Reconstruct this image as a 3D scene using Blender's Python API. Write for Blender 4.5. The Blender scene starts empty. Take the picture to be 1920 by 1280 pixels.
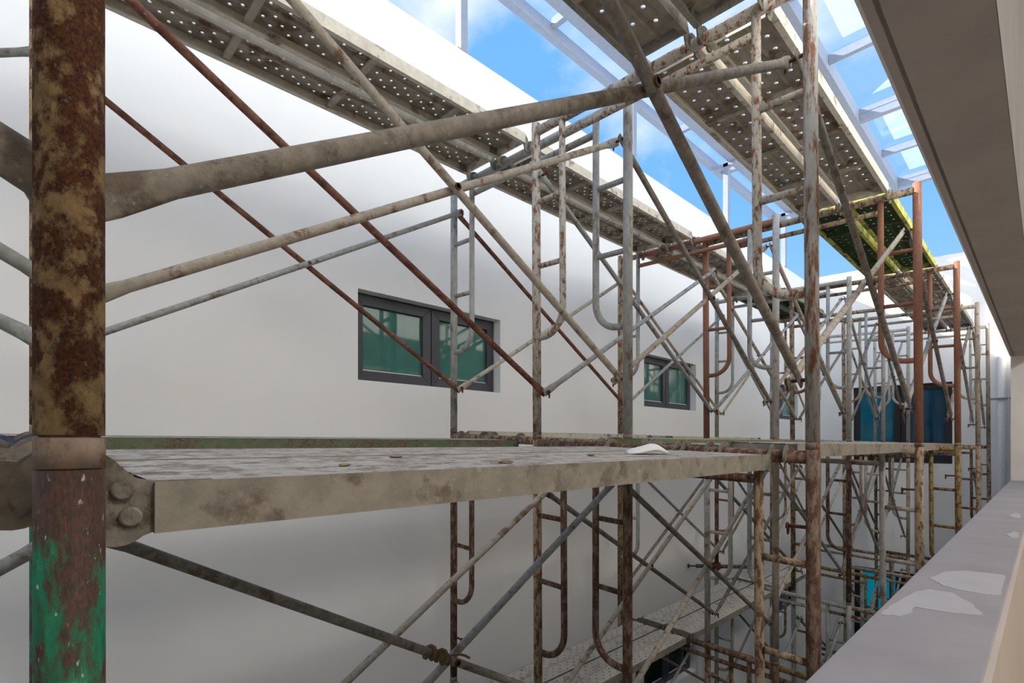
import bpy, bmesh, math, random
from math import sin, cos, pi, radians
from mathutils import Vector, Matrix

random.seed(7)
C = bpy.context.scene.collection
SC = bpy.context.scene

# ------------------------------------------------------------------ camera, sky, sun, exposure
ZO = 4.60                      # eye height above the courtyard floor
YAW = 0.8046                   # the well runs along +Y, the camera looks across it
FPX = 966.8                    # focal length in pixels of the 1920 frame
cam_d = bpy.data.cameras.new('camera')
cam_d.sensor_width = 36.0
cam_d.lens = FPX / 1920 * 36.0
cam_d.shift_y = (831.25 - 640) / 1920
cam_d.clip_start = 0.02
cam_d.clip_end = 300
cam = bpy.data.objects.new('camera', cam_d)
C.objects.link(cam)
cam.location = (0, 0, ZO)
cam.rotation_euler = (radians(90), 0, YAW)
SC.camera = cam

SC.view_settings.view_transform = 'Standard'
SC.view_settings.look = 'None'
SC.view_settings.gamma = 1.0
SC.view_settings.use_curve_mapping = False
SC.view_settings.exposure = 0.16
SC.cycles.diffuse_bounces = 12
SC.cycles.max_bounces = 14
SC.cycles.transparent_max_bounces = 16

w = bpy.data.worlds.new('sky')
SC.world = w
w.use_nodes = True
nt = w.node_tree
nt.nodes.clear()
_tc = nt.nodes.new('ShaderNodeTexCoord')
_sep = nt.nodes.new('ShaderNodeSeparateXYZ')
_ramp = nt.nodes.new('ShaderNodeValToRGB')
_ramp.color_ramp.elements[0].position = 0.0
_ramp.color_ramp.elements[0].color = (0.42, 0.70, 1.0, 1)
_ramp.color_ramp.elements[1].position = 1.0
_ramp.color_ramp.elements[1].color = (0.15, 0.43, 0.95, 1)
_e = _ramp.color_ramp.elements.new(0.40)
_e.color = (0.19, 0.49, 0.97, 1)
_map = nt.nodes.new('ShaderNodeMapping')
_map.inputs['Location'].default_value = (9.7, 0.6, 2.2)
_map.inputs['Scale'].default_value = (1.0, 1.0, 1.5)
_noi = nt.nodes.new('ShaderNodeTexNoise')
_noi.inputs['Scale'].default_value = 2.0
_noi.inputs['Detail'].default_value = 7
_noi.inputs['Roughness'].default_value = 0.52
_cr = nt.nodes.new('ShaderNodeValToRGB')
_cr.color_ramp.elements[0].position = 0.50
_cr.color_ramp.elements[0].color = (0, 0, 0, 1)
_cr.color_ramp.elements[1].position = 0.66
_cr.color_ramp.elements[1].color = (1, 1, 1, 1)
_mix = nt.nodes.new('ShaderNodeMixRGB')
_mix.inputs['Color2'].default_value = (1.05, 1.06, 1.1, 1)
_bg = nt.nodes.new('ShaderNodeBackground')
_bg.inputs['Strength'].default_value = 1.0
_out = nt.nodes.new('ShaderNodeOutputWorld')
L = nt.links.new
L(_tc.outputs['Generated'], _sep.inputs[0])
L(_sep.outputs['Z'], _ramp.inputs[0])
L(_tc.outputs['Generated'], _map.inputs[0])
L(_map.outputs[0], _noi.inputs['Vector'])
L(_noi.outputs['Fac'], _cr.inputs[0])
L(_cr.outputs[0], _mix.inputs['Fac'])
L(_ramp.outputs[0], _mix.inputs['Color1'])
L(_mix.outputs[0], _bg.inputs[0])
L(_bg.outputs[0], _out.inputs[0])

sun_d = bpy.data.lights.new('sun', 'SUN')
sun_d.energy = 13.0
sun_d.angle = radians(0.6)
sun_d.color = (1.0, 0.96, 0.91)
sun = bpy.data.objects.new('sun', sun_d)
C.objects.link(sun)
sun.rotation_euler = Vector((1.0, 0.4, -0.66)).to_track_quat('-Z', 'Y').to_euler()
sun.location = (-6, -3, 9)

# ------------------------------------------------------------------ materials
def nodes(name):
    m = bpy.data.materials.new(name)
    m.use_nodes = True
    n = m.node_tree
    n.nodes.clear()
    out = n.nodes.new('ShaderNodeOutputMaterial')
    p = n.nodes.new('ShaderNodeBsdfPrincipled')
    n.links.new(p.outputs[0], out.inputs[0])
    return m, n, p

def noise(n, vec, scale, detail=6, rough=0.6, w=None):
    t = n.nodes.new('ShaderNodeTexNoise')
    if w is not None:
        t.noise_dimensions = '4D'
        n.links.new(w, t.inputs['W'])
    t.inputs['Scale'].default_value = scale
    t.inputs['Detail'].default_value = detail
    t.inputs['Roughness'].default_value = rough
    n.links.new(vec, t.inputs['Vector'])
    return t.outputs['Fac']

def ramp(n, fac, lo, hi, c0=(0, 0, 0, 1), c1=(1, 1, 1, 1)):
    r = n.nodes.new('ShaderNodeValToRGB')
    r.color_ramp.elements[0].position = lo
    r.color_ramp.elements[1].position = hi
    r.color_ramp.elements[0].color = c0
    r.color_ramp.elements[1].color = c1
    n.links.new(fac, r.inputs[0])
    return r.outputs[0]

def mix(n, fac, a, b, mode='MIX'):
    x = n.nodes.new('ShaderNodeMixRGB')
    x.blend_type = mode
    for key, v in (('Fac', fac), ('Color1', a), ('Color2', b)):
        if isinstance(v, (int, float)):
            x.inputs[key].default_value = v if key == 'Fac' else (v, v, v, 1)
        elif isinstance(v, tuple):
            x.inputs[key].default_value = (*v[:3], 1)
        else:
            n.links.new(v, x.inputs[key])
    return x.outputs[0]

def math_(n, op, a, b):
    x = n.nodes.new('ShaderNodeMath')
    x.operation = op
    for i, v in enumerate((a, b)):
        if isinstance(v, (int, float)):
            x.inputs[i].default_value = v
        else:
            n.links.new(v, x.inputs[i])
    return x.outputs[0]

def bump(n, p, h, strength=0.4, dist=0.002):
    b = n.nodes.new('ShaderNodeBump')
    b.inputs['Strength'].default_value = strength
    b.inputs['Distance'].default_value = dist
    n.links.new(h, b.inputs['Height'])
    n.links.new(b.outputs[0], p.inputs['Normal'])

def srgb(r, g, b):
    f = lambda v: (v / 255 / 12.92) if v <= 10 else ((v / 255 + 0.055) / 1.055) ** 2.4
    return (f(r), f(g), f(b))

def worn(name, base, alt, rust, dark, amount, scale=16.0, speck=0.25, rough=0.7, ztop=None, stretch=0.6, metal=0.0, speckcol=(0.55, 0.53, 0.48), soft=(0.03, 0.05)):
    """Painted or galvanised steel with rust blotches, grime and mortar specks, in object space."""
    m, n, p = nodes(name)
    tc = n.nodes.new('ShaderNodeTexCoord')
    oi = n.nodes.new('ShaderNodeObjectInfo')
    mp = n.nodes.new('ShaderNodeMapping')
    mp.inputs['Scale'].default_value = (1, 1, stretch)
    n.links.new(tc.outputs['Object'], mp.inputs[0])
    v = mp.outputs[0]
    wv = math_(n, 'MULTIPLY', oi.outputs['Random'], 37.0)
    big = noise(n, v, scale, 9, 0.68, wv)
    mid = noise(n, v, scale * 2.7, 6, 0.6, wv)
    fine = noise(n, v, scale * 9, 4, 0.6, wv)
    basec = mix(n, ramp(n, mid, 0.38, 0.62), base, alt)
    rustc = mix(n, ramp(n, fine, 0.35, 0.65), dark, rust)
    t = 0.62 - amount * 0.28
    mask = big
    if ztop is not None:
        sp = n.nodes.new('ShaderNodeSeparateXYZ')
        n.links.new(tc.outputs['Object'], sp.inputs[0])
        mr = n.nodes.new('ShaderNodeMapRange')
        mr.inputs['From Min'].default_value = ztop[0]
        mr.inputs['From Max'].default_value = ztop[1]
        mr.inputs['To Min'].default_value = 0.0
        mr.inputs['To Max'].default_value = ztop[2]
        n.links.new(sp.outputs['Z'], mr.inputs['Value'])
        mask = math_(n, 'ADD', big, mr.outputs[0])
    rm = ramp(n, mask, t - soft[0], t + soft[1])
    col = mix(n, rm, basec, rustc)
    sm = ramp(n, noise(n, v, scale * 5, 3, 0.5, wv), 0.66, 0.70)
    col = mix(n, math_(n, 'MULTIPLY', sm, speck), col, speckcol)
    n.links.new(col, p.inputs['Base Color'])
    p.inputs['Roughness'].default_value = rough
    p.inputs['Metallic'].default_value = metal
    p.inputs['Specular IOR Level'].default_value = 0.35
    bump(n, p, math_(n, 'ADD', math_(n, 'MULTIPLY', rm, 0.6), math_(n, 'ADD', fine, mid)), 0.5, 0.0015)
    return m

def plaster(name, base, alt, scale=2.0, rough=0.85, bstr=0.15, stain=None):
    m, n, p = nodes(name)
    tc = n.nodes.new('ShaderNodeTexCoord')
    v = tc.outputs['Object']
    a = noise(n, v, scale, 8, 0.6)
    f = noise(n, v, 60, 4, 0.6)
    col = mix(n, ramp(n, a, 0.35, 0.65), base, alt)
    if stain:
        s = noise(n, v, scale * 6, 9, 0.75)
        col = mix(n, math_(n, 'MULTIPLY', ramp(n, s, 0.60, 0.72), 0.5), col, stain)
    n.links.new(col, p.inputs['Base Color'])
    p.inputs['Roughness'].default_value = rough
    p.inputs['Specular IOR Level'].default_value = 0.25
    bump(n, p, math_(n, 'ADD', f, a), bstr, 0.003)
    return m

def plain(name, col, rough=0.5, metal=0.0, spec=0.5):
    m, n, p = nodes(name)
    tc = n.nodes.new('ShaderNodeTexCoord')
    a = noise(n, tc.outputs['Object'], 30, 5, 0.6)
    c = mix(n, ramp(n, a, 0.3, 0.7), tuple(x * 0.86 for x in col), col)
    n.links.new(c, p.inputs['Base Color'])
    p.inputs['Roughness'].default_value = rough
    p.inputs['Metallic'].default_value = metal
    p.inputs['Specular IOR Level'].default_value = spec
    return m

M = {}
M['rust_cream'] = worn('rust_cream', srgb(176, 150, 108), srgb(146, 122, 84), srgb(112, 68, 36), srgb(50, 32, 25), 0.53, 46, 0.4, 0.8, stretch=0.75, speckcol=srgb(146, 152, 160), soft=(0.03, 0.06))
M['rust_speck'] = worn('rust_speck', srgb(190, 182, 166), srgb(174, 168, 156), srgb(142, 96, 62), srgb(98, 68, 50), 0.36, 62, 0.2, 0.75, stretch=0.45, soft=(0.03, 0.06))
M['rust_grey'] = worn('rust_grey', srgb(158, 157, 154), srgb(172, 166, 154), srgb(138, 92, 58), srgb(92, 66, 50), 0.40, 48, 0.25, 0.7, stretch=0.22, soft=(0.03, 0.07))
M['galv'] = worn('galv', srgb(168, 167, 162), srgb(146, 145, 140), srgb(128, 106, 84), srgb(112, 104, 94), 0.14, 22, 0.35, 0.6, stretch=0.4)
M['galv_pale'] = worn('galv_pale', srgb(188, 184, 174), srgb(168, 164, 156), srgb(146, 110, 78), srgb(120, 100, 80), 0.12, 20, 0.3, 0.65)
M['red_oxide'] = worn('red_oxide', srgb(146, 100, 78), srgb(134, 90, 70), srgb(158, 116, 92), srgb(112, 76, 60), 0.35, 26, 0.45, 0.75, speckcol=srgb(196, 186, 174))
M['dark_rust'] = worn('dark_rust', srgb(116, 94, 78), srgb(134, 114, 98), srgb(104, 70, 48), srgb(60, 42, 34), 0.54, 46, 0.4, 0.8, stretch=0.35, soft=(0.03, 0.06))
M['tan_rust'] = worn('tan_rust', srgb(170, 150, 122), srgb(154, 138, 114), srgb(118, 80, 54), srgb(78, 56, 42), 0.42, 52, 0.3, 0.78, stretch=0.4, soft=(0.03, 0.06))
M['olive_rust'] = worn('olive_rust', srgb(146, 126, 76), srgb(130, 116, 80), srgb(106, 74, 44), srgb(70, 50, 34), 0.44, 52, 0.2, 0.78, stretch=0.5)
M['tan_grey'] = worn('tan_grey', srgb(172, 160, 140), srgb(154, 146, 132), srgb(128, 96, 70), srgb(102, 80, 62), 0.22, 22, 0.3, 0.75)
M['green_paint'] = worn('green_paint', srgb(14, 112, 76), srgb(10, 88, 58), srgb(80, 50, 30), srgb(42, 30, 22), 0.46, 50, 0.5, 0.55, ztop=(1.43, 1.485, 0.17), stretch=0.4, speckcol=srgb(190, 200, 190), soft=(0.03, 0.05))
M['collar'] = worn('collar', srgb(134, 116, 100), srgb(116, 102, 90), srgb(116, 80, 54), srgb(90, 64, 48), 0.3, 36, 0.15, 0.7)
M['brace_mud'] = worn('brace_mud', srgb(140, 133, 122), srgb(116, 111, 103), srgb(112, 98, 82), srgb(92, 84, 74), 0.28, 24, 0.35, 0.85, stretch=1)
M['brace_zinc'] = worn('brace_zinc', srgb(158, 160, 158), srgb(138, 138, 132), srgb(120, 98, 76), srgb(100, 92, 82), 0.16, 20, 0.3, 0.5, stretch=1)
M['brace_rust'] = worn('brace_rust', srgb(128, 88, 68), srgb(112, 76, 58), srgb(100, 62, 42), srgb(76, 50, 38), 0.42, 24, 0.4, 0.75, stretch=1, speckcol=srgb(190, 176, 156))
M['brace_pale'] = worn('brace_pale', srgb(182, 174, 158), srgb(162, 154, 140), srgb(136, 106, 80), srgb(110, 92, 74), 0.2, 22, 0.25, 0.75, stretch=1)
M['bolt_rust'] = worn('bolt_rust', srgb(120, 70, 50), srgb(90, 58, 44), srgb(104, 60, 40), srgb(60, 38, 30), 0.5, 40, 0.1, 0.8)
M['deck_grime'] = worn('deck_grime', srgb(182, 173, 158), srgb(160, 152, 138), srgb(136, 110, 86), srgb(116, 100, 84), 0.20, 9, 0.3, 0.85, stretch=1)
M['flange_cream'] = worn('flange_cream', srgb(218, 210, 194), srgb(200, 193, 178), srgb(160, 138, 112), srgb(134, 124, 110), 0.16, 12, 0.25, 0.8, stretch=1)
M['deck_dust'] = worn('deck_dust', srgb(196, 188, 176), srgb(182, 174, 162), srgb(160, 146, 128), srgb(140, 130, 118), 0.12, 9, 0.5, 0.9, stretch=1, speckcol=srgb(226, 222, 214))
M['deck_green'] = worn('deck_green', srgb(52, 82, 40), srgb(44, 68, 36), srgb(78, 74, 44), srgb(58, 56, 36), 0.25, 9, 0.15, 0.7, stretch=1)
M['flange_lime'] = worn('flange_lime', srgb(196, 192, 84), srgb(160, 164, 76), srgb(120, 116, 62), srgb(84, 92, 52), 0.3, 10, 0.2, 0.7, stretch=1)
M['deck_crust'] = worn('deck_crust', srgb(176, 172, 166), srgb(156, 152, 147), srgb(136, 126, 114), srgb(106, 98, 92), 0.36, 30, 0.6, 0.9, stretch=1, speckcol=srgb(212, 208, 202), soft=(0.03, 0.06))
M['flange_crust'] = worn('flange_crust', srgb(150, 144, 132), srgb(130, 126, 116), srgb(118, 106, 90), srgb(98, 92, 84), 0.2, 12, 0.3, 0.9, stretch=1)
M['flange_green'] = worn('flange_green', srgb(96, 118, 84), srgb(128, 126, 104), srgb(130, 122, 102), srgb(92, 84, 66), 0.4, 12, 0.3, 0.85, stretch=1)
M['flange_bright'] = worn('flange_bright', srgb(30, 138, 92), srgb(120, 116, 96), srgb(150, 136, 60), srgb(104, 98, 84), 0.5, 7, 0.3, 0.8, stretch=1)
M['plank_blue'] = worn('plank_blue', srgb(50, 62, 92), srgb(74, 80, 96), srgb(130, 122, 110), srgb(88, 86, 84), 0.3, 12, 0.4, 0.75, stretch=1, speckcol=srgb(210, 206, 200))
M['hook_steel'] = worn('hook_steel', srgb(136, 130, 116), srgb(112, 108, 100), srgb(100, 86, 66), srgb(80, 74, 66), 0.3, 24, 0.2, 0.7, stretch=1)

M['wall_white'] = plaster('wall_white', srgb(243, 241, 238), srgb(239, 237, 234), 0.7, 0.9, 0.10)
M['wall_end'] = plaster('wall_end', srgb(241, 240, 238), srgb(237, 236, 235), 0.8, 0.9, 0.10)
M['wall_facade'] = plaster('wall_facade', srgb(236, 234, 230), srgb(230, 228, 224), 0.8, 0.9, 0.1)
M['render_grey'] = plaster('render_grey', srgb(160, 158, 161), srgb(150, 148, 152), 3.0, 0.9, 0.3)
M['render_soffit'] = plaster('render_soffit', srgb(180, 173, 168), srgb(168, 161, 157), 3.0, 0.9, 0.4, stain=srgb(130, 120, 112))
M['render_inner'] = plaster('render_inner', srgb(196, 186, 178), srgb(190, 180, 172), 2.0, 0.9, 0.1)
M['render_scratch'] = plaster('render_scratch', srgb(140, 139, 137), srgb(128, 127, 125), 3.0, 0.9, 0.5, stain=srgb(74, 68, 62))
M['jamb'] = plaster('jamb', srgb(224, 221, 216), srgb(214, 211, 206), 3.0, 0.9, 0.2)
M['patch'] = plaster('patch', srgb(182, 182, 186), srgb(176, 176, 180), 6.0, 0.8, 0.2)
M['floor'] = plaster('floor', srgb(104, 102, 98), srgb(90, 88, 85), 2.0, 0.9, 0.3)
M['steel_white'] = plain('steel_white', srgb(158, 164, 178), 0.45, 0.0, 0.4)
M['lamp_white'] = plain('lamp_white', srgb(225, 225, 225), 0.5)
M['alu_dark'] = plain('alu_dark', srgb(72, 71, 78), 0.45, 0.0, 0.45)
M['alu_black'] = plain('alu_black', srgb(34, 34, 37), 0.5)
M['pipe_white'] = plain('pipe_white', srgb(226, 226, 226), 0.4)
M['strap_grey'] = plain('strap_grey', srgb(150, 152, 158), 0.4, 0.3)
M['paper'] = plain('paper', srgb(226, 226, 226), 0.7)
M['mortar'] = plain('mortar', srgb(142, 128, 108), 0.95)
M['rag'] = plain('rag', srgb(120, 92, 60), 0.95)

def glass_dark(name, col, rough=0.06, spec=0.7):
    m, n, p = nodes(name)
    tc = n.nodes.new('ShaderNodeTexCoord')
    a = noise(n, tc.outputs['Object'], 4, 6, 0.6)
    d = noise(n, tc.outputs['Object'], 90, 3, 0.5)
    c = mix(n, ramp(n, a, 0.3, 0.7), tuple(x * 0.8 for x in col), tuple(min(1, x * 1.15) for x in col))
    c = mix(n, math_(n, 'MULTIPLY', ramp(n, d, 0.66, 0.72), 0.25), c, (0.5, 0.52, 0.5))
    n.links.new(c, p.inputs['Base Color'])
    p.inputs['Roughness'].default_value = rough
    p.inputs['Specular IOR Level'].default_value = spec
    return m
M['glass_green'] = glass_dark('glass_green', srgb(66, 118, 106), 0.05, 0.6)
M['glass_teal'] = glass_dark('glass_teal', srgb(0, 104, 128), 0.08, 0.5)
M['glass_bright'] = glass_dark('glass_bright', srgb(0, 160, 190), 0.1, 0.4)
_p = M['glass_bright'].node_tree.nodes['Principled BSDF']      # a lit room lies behind this pane
_p.inputs['Emission Color'].default_value = (0.0, 0.42, 0.60, 1)
_p.inputs['Emission Strength'].default_value = 0.2
M['glass_black'] = glass_dark('glass_black', srgb(26, 36, 36), 0.06, 0.5)
M['glass_navy'] = glass_dark('glass_navy', srgb(2, 62, 92), 0.08, 0.5)

def skyglass(name):
    m = bpy.data.materials.new(name)
    m.use_nodes = True
    n = m.node_tree
    n.nodes.clear()
    out = n.nodes.new('ShaderNodeOutputMaterial')
    tr = n.nodes.new('ShaderNodeBsdfTransparent')
    tr.inputs[0].default_value = (0.93, 0.96, 0.98, 1)
    gl = n.nodes.new('ShaderNodeBsdfGlossy')
    gl.inputs['Roughness'].default_value = 0.03
    tl = n.nodes.new('ShaderNodeBsdfTranslucent')
    tl.inputs[0].default_value = (0.95, 0.96, 1, 1)
    lw = n.nodes.new('ShaderNodeLayerWeight')
    lw.inputs[0].default_value = 0.5
    pw = n.nodes.new('ShaderNodeMath'); pw.operation = 'POWER'; pw.inputs[1].default_value = 4.0
    ml = n.nodes.new('ShaderNodeMath'); ml.operation = 'MULTIPLY_ADD'; ml.inputs[1].default_value = 0.35; ml.inputs[2].default_value = 0.02
    n.links.new(lw.outputs['Facing'], pw.inputs[0]); n.links.new(pw.outputs[0], ml.inputs[0])
    m1 = n.nodes.new('ShaderNodeMixShader')
    m1.inputs[0].default_value = 0.025
    m2 = n.nodes.new('ShaderNodeMixShader')
    n.links.new(tr.outputs[0], m1.inputs[1])
    n.links.new(tl.outputs[0], m1.inputs[2])
    n.links.new(ml.outputs[0], m2.inputs[0])
    n.links.new(m1.outputs[0], m2.inputs[1])
    n.links.new(gl.outputs[0], m2.inputs[2])
    n.links.new(m2.outputs[0], out.inputs[0])
    return m
M['skyglass'] = skyglass('skyglass')
M['pane_light'] = skyglass('pane_light')
M['pane_light'].node_tree.nodes['Mix Shader'].inputs[0].default_value = 0.14  # milkier copy for the light patches drawn on the skylight panes
M['room_wall'] = plaster('room_wall', srgb(226, 220, 212), srgb(220, 214, 206), 1.0, 0.9, 0.1)
M['room_floor'] = plaster('room_floor', srgb(176, 170, 162), srgb(164, 158, 150), 2.0, 0.8, 0.2)
_m, _n, _p = nodes('lamp_glow')
_p.inputs['Emission Color'].default_value = (1.0, 0.92, 0.82, 1)
_p.inputs['Emission Strength'].default_value = 4.0
M['lamp_glow'] = _m

# ------------------------------------------------------------------ mesh helpers
class MB:
    """Collects shapes, then becomes one mesh."""
    def __init__(self):
        self.v = []; self.f = []; self.s = []
    def add(self, vs, fs, smooth=False):
        o = len(self.v)
        self.v += [tuple(x) for x in vs]
        self.f += [tuple(i + o for i in f) for f in fs]
        self.s += ([smooth] * len(fs)) if isinstance(smooth, bool) else list(smooth)
        return self
    def box(self, x0, x1, y0, y1, z0, z1, bev=0.0):
        if bev <= 0:
            vs = [(x, y, z) for x in (x0, x1) for y in (y0, y1) for z in (z0, z1)]
            self.add(vs, [(0, 1, 3, 2), (4, 6, 7, 5), (0, 4, 5, 1), (2, 3, 7, 6), (0, 2, 6, 4), (1, 5, 7, 3)])
        else:
            bm = bmesh.new()
            bmesh.ops.create_cube(bm, size=1)
            for v in bm.verts:
                v.co = Vector((x0 + (v.co.x + .5) * (x1 - x0), y0 + (v.co.y + .5) * (y1 - y0), z0 + (v.co.z + .5) * (z1 - z0)))
            bmesh.ops.bevel(bm, geom=bm.edges[:], offset=bev, segments=1, affect='EDGES')
            bm.verts.index_update()
            self.add([v.co for v in bm.verts], [[v.index for v in f.verts] for f in bm.faces])
            bm.free()
        return self
    def sweep(self, pts, radii, n=12, caps=True, squash=None):
        """Tube along a polyline; squash = per-point (u,v) scale for flattened ends."""
        pts = [Vector(p) for p in pts]
        if isinstance(radii, (int, float)):
            radii = [radii] * len(pts)
        o = len(self.v)
        t0 = (pts[1] - pts[0]).normalized()
        up = Vector((1, 0, 0)) if abs(t0.x) < 0.9 else Vector((0, 0, 1))
        u = (up - t0 * up.dot(t0)).normalized()
        for i, p in enumerate(pts):
            if i == 0: t = (pts[1] - pts[0]).normalized()
            elif i == len(pts) - 1: t = (pts[-1] - pts[-2]).normalized()
            else: t = ((pts[i + 1] - p).normalized() + (p - pts[i - 1]).normalized()).normalized()
            u = (u - t * u.dot(t)).normalized()
            v = t.cross(u)
            su, sv = squash[i] if squash else (1, 1)
            for k in range(n):
                a = 2 * pi * k / n
                q = p + u * (cos(a) * radii[i] * su) + v * (sin(a) * radii[i] * sv)
                self.v.append(tuple(q))
        for i in range(len(pts) - 1):
            for k in range(n):
                a = o + i * n + k; b = o + i * n + (k + 1) % n
                self.f.append((a, b, b + n, a + n)); self.s.append(True)
        if caps:
            self.f.append(tuple(o + k for k in range(n))[::-1]); self.s.append(False)
            e = o + (len(pts) - 1) * n
            self.f.append(tuple(e + k for k in range(n))); self.s.append(False)
        return self
    def tube(self, a, b, r, n=12):
        return self.sweep([a, b], r, n)
    def ring(self, r, ri, z0, z1, x, y, n=20):
        """hollow vertical pipe"""
        vs = []; fs = []; sm = []
        for rr, z in ((r, z0), (r, z1), (ri, z1), (ri, z1 - 0.05)):
            for k in range(n):
                a = 2 * pi * k / n
                vs.append((x + rr * cos(a), y + rr * sin(a), z))
        for i in range(3):
            for k in range(n):
                a = i * n + k; b = i * n + (k + 1) % n
                fs.append((a, b, b + n, a + n)); sm.append(i != 1)
        fs.append(tuple(range(n))[::-1]); sm.append(False)
        fs.append(tuple(3 * n + k for k in range(n))); sm.append(False)
        return self.add(vs, fs, sm)
    def prism(self, poly, axis, d0, d1):
        """extrude a 2-D polygon along an axis ('x': poly=(y,z), 'y': (x,z), 'z': (x,y))"""
        n = len(poly)
        def P(p, d):
            if axis == 'x': return (d, p[0], p[1])
            if axis == 'y': return (p[0], d, p[1])
            return (p[0], p[1], d)
        vs = [P(p, d0) for p in poly] + [P(p, d1) for p in poly]
        fs = [(i, (i + 1) % n, n + (i + 1) % n, n + i) for i in range(n)]
        fs += [tuple(range(n))[::-1], tuple(range(n, 2 * n))]
        return self.add(vs, fs)
    def mesh(self, name):
        me = bpy.data.meshes.new(name)
        me.from_pydata(self.v, [], self.f)
        me.polygons.foreach_set('use_smooth', self.s)
        bm = bmesh.new(); bm.from_mesh(me)
        bmesh.ops.recalc_face_normals(bm, faces=bm.faces)
        bm.to_mesh(me); bm.free()
        me.materials.append(None)
        me.update()
        return me

def ob(name, me, mat, parent=None, loc=(0, 0, 0)):
    if isinstance(me, MB): me = me.mesh(name)
    o = bpy.data.objects.new(name, me)
    C.objects.link(o)
    o.location = loc
    s = o.material_slots[0]
    s.link = 'OBJECT'
    s.material = M[mat] if isinstance(mat, str) else mat
    if parent: o.parent = parent
    return o

def tag(o, label=None, cat=None, group=None, kind=None):
    if label: o['label'] = label
    if cat: o['category'] = cat
    if group: o['group'] = group
    if kind: o['kind'] = kind
    return o

def empty(name, loc=(0, 0, 0)):
    o = bpy.data.objects.new(name, None)
    o.empty_display_size = 0.1
    C.objects.link(o)
    o.location = (loc[0], loc[1], loc[2] + ZO)
    return o

def single(name, mb, mat):
    """Top-level one-mesh object whose vertices are given in camera-centred coordinates."""
    xs = [v[0] for v in mb.v]; ys = [v[1] for v in mb.v]; zs = [v[2] for v in mb.v]
    b = ((min(xs) + max(xs)) / 2, (min(ys) + max(ys)) / 2, min(zs))
    mb.v = [(v[0] - b[0], v[1] - b[1], v[2] - b[2]) for v in mb.v]
    return ob(name, mb, mat, None, (b[0], b[1], b[2] + ZO))

def kid(name, mb, mat, parent):
    """Child mesh given in camera-centred coordinates under an unrotated parent."""
    p = parent.location
    q = parent.parent.location if parent.parent else Vector((0, 0, 0))
    base = p + q
    mb.v = [(v[0] - base.x, v[1] - base.y, v[2] + ZO - base.z) for v in mb.v]
    return ob(name, mb, mat, parent)

# ------------------------------------------------------------------ setting
ZF = -4.60                      # courtyard floor
XW = -2.80                      # face of the white wall
YE = 9.42                       # face of the end wall
XP, XQ, ZP, ZL = -0.28, -0.078, -0.40, 0.946   # opening in the facade: outer face, inner face, sill, lintel
YJ = 7.80                       # far jamb of the opening

def holed_wall(axis, a0, a1, z0, top0, top1, near, far, holes):
    """Wall slab with rectangular holes; axis 'y' = runs along Y with faces at X=near/far."""
    mb = MB()
    cuts = sorted({a0, a1, *[h[0] for h in holes], *[h[1] for h in holes]})
    zt = lambda a: top0 + (top1 - top0) * (a - a0) / (a1 - a0)
    def blk(s0, s1, zb0, zb1, zt0, zt1):
        vs = []
        for a, zb, zz in ((s0, zb0, zt0), (s1, zb1, zt1)):
            for t in (near, far):
                for z in (zb, zz):
                    vs.append((t, a, z) if axis == 'y' else (a, t, z))
        mb.add(vs, [(0, 1, 3, 2), (4, 6, 7, 5), (0, 4, 5, 1), (2, 3, 7, 6), (0, 2, 6, 4), (1, 5, 7, 3)])
    for s0, s1 in zip(cuts[:-1], cuts[1:]):
        hs = sorted([h for h in holes if h[0] <= s0 + 1e-6 and h[1] >= s1 - 1e-6], key=lambda h: h[2])
        z = z0
        for h in hs:
            blk(s0, s1, z, z, h[2], h[2])
            z = h[3]
        blk(s0, s1, z, z, zt(s0), zt(s1))
    return mb

WIN_L = [(1.443, 2.575, 0.374, 0.909), (4.527, 5.626, 0.374, 0.905), (8.02, 9.10, 0.374, 0.905)]
WIN_D = [(a, b, c - 2.97, d - 2.97) for a, b, c, d in WIN_L]
tag(single('wall_left', holed_wall('y', -4.2, YE, ZF, 2.71, 2.71, XW, XW - 0.22, WIN_L + WIN_D), 'wall_white'), kind='structure', label='tall white rendered wall with small dark windows')
WE = (-2.110, -0.925, -0.285, 0.868)
WD = (-2.10, -0.90, -4.35, -1.90)
tag(single('wall_end', holed_wall('x', XW - 0.22, 2.6, ZF, 2.72, 2.52, YE, YE + 0.22, [WE, WD]), 'wall_end'), kind='structure', label='white end wall of the light well')
tag(single('floor', MB().box(XW - 0.22, XP, -4.2, YE + 0.2, ZF - 0.15, ZF), 'floor'), kind='structure', label='dark concrete floor at the foot of the well')

# facade with the opening the camera looks out of
tag(single('wall_right', MB().box(XP, XQ, -3.2, YJ, ZF, ZP - 0.012), 'wall_facade'), kind='structure', label='low parapet wall under the opening')
par = single('trim_1', MB().box(XP - 0.004, XQ + 0.002, -3.2, YJ, ZP - 0.012, ZP, 0.003), 'render_grey')
tag(par, kind='structure', label='grey rendered top of the parapet with pale filler patches')
kid('inner_face', MB().box(XQ, XQ + 0.012, -3.2, YJ, -1.45, ZP - 0.004), 'render_inner', par)
gx = XP + 0.024
prof = [(XP, ZL), (gx - 0.005, ZL), (gx - 0.004, ZL + 0.012), (gx + 0.004, ZL + 0.012), (gx + 0.005, ZL), (XQ, ZL), (XQ, 4.4), (XP, 4.4)]
lin = single('wall_lintel', MB().prism(prof, 'y', -3.2, YJ), 'render_soffit')
tag(lin, kind='structure', label='rough grey lintel with a drip groove over the opening')
kid('inner_face', MB().box(XQ, XQ + 0.002, -3.2, YJ, ZL + 0.0005, 2.3), 'render_scratch', lin)
kid('outer_face', MB().box(XP - 0.008, XP, -3.2, YJ, ZL + 0.004, 4.4), 'wall_facade', lin)
tag(single('wall_jamb', MB().box(XP, 0.55, YJ, YE, ZF, 4.4), 'jamb'), kind='structure', label='grey rendered jamb at the far end of the opening')
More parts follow.
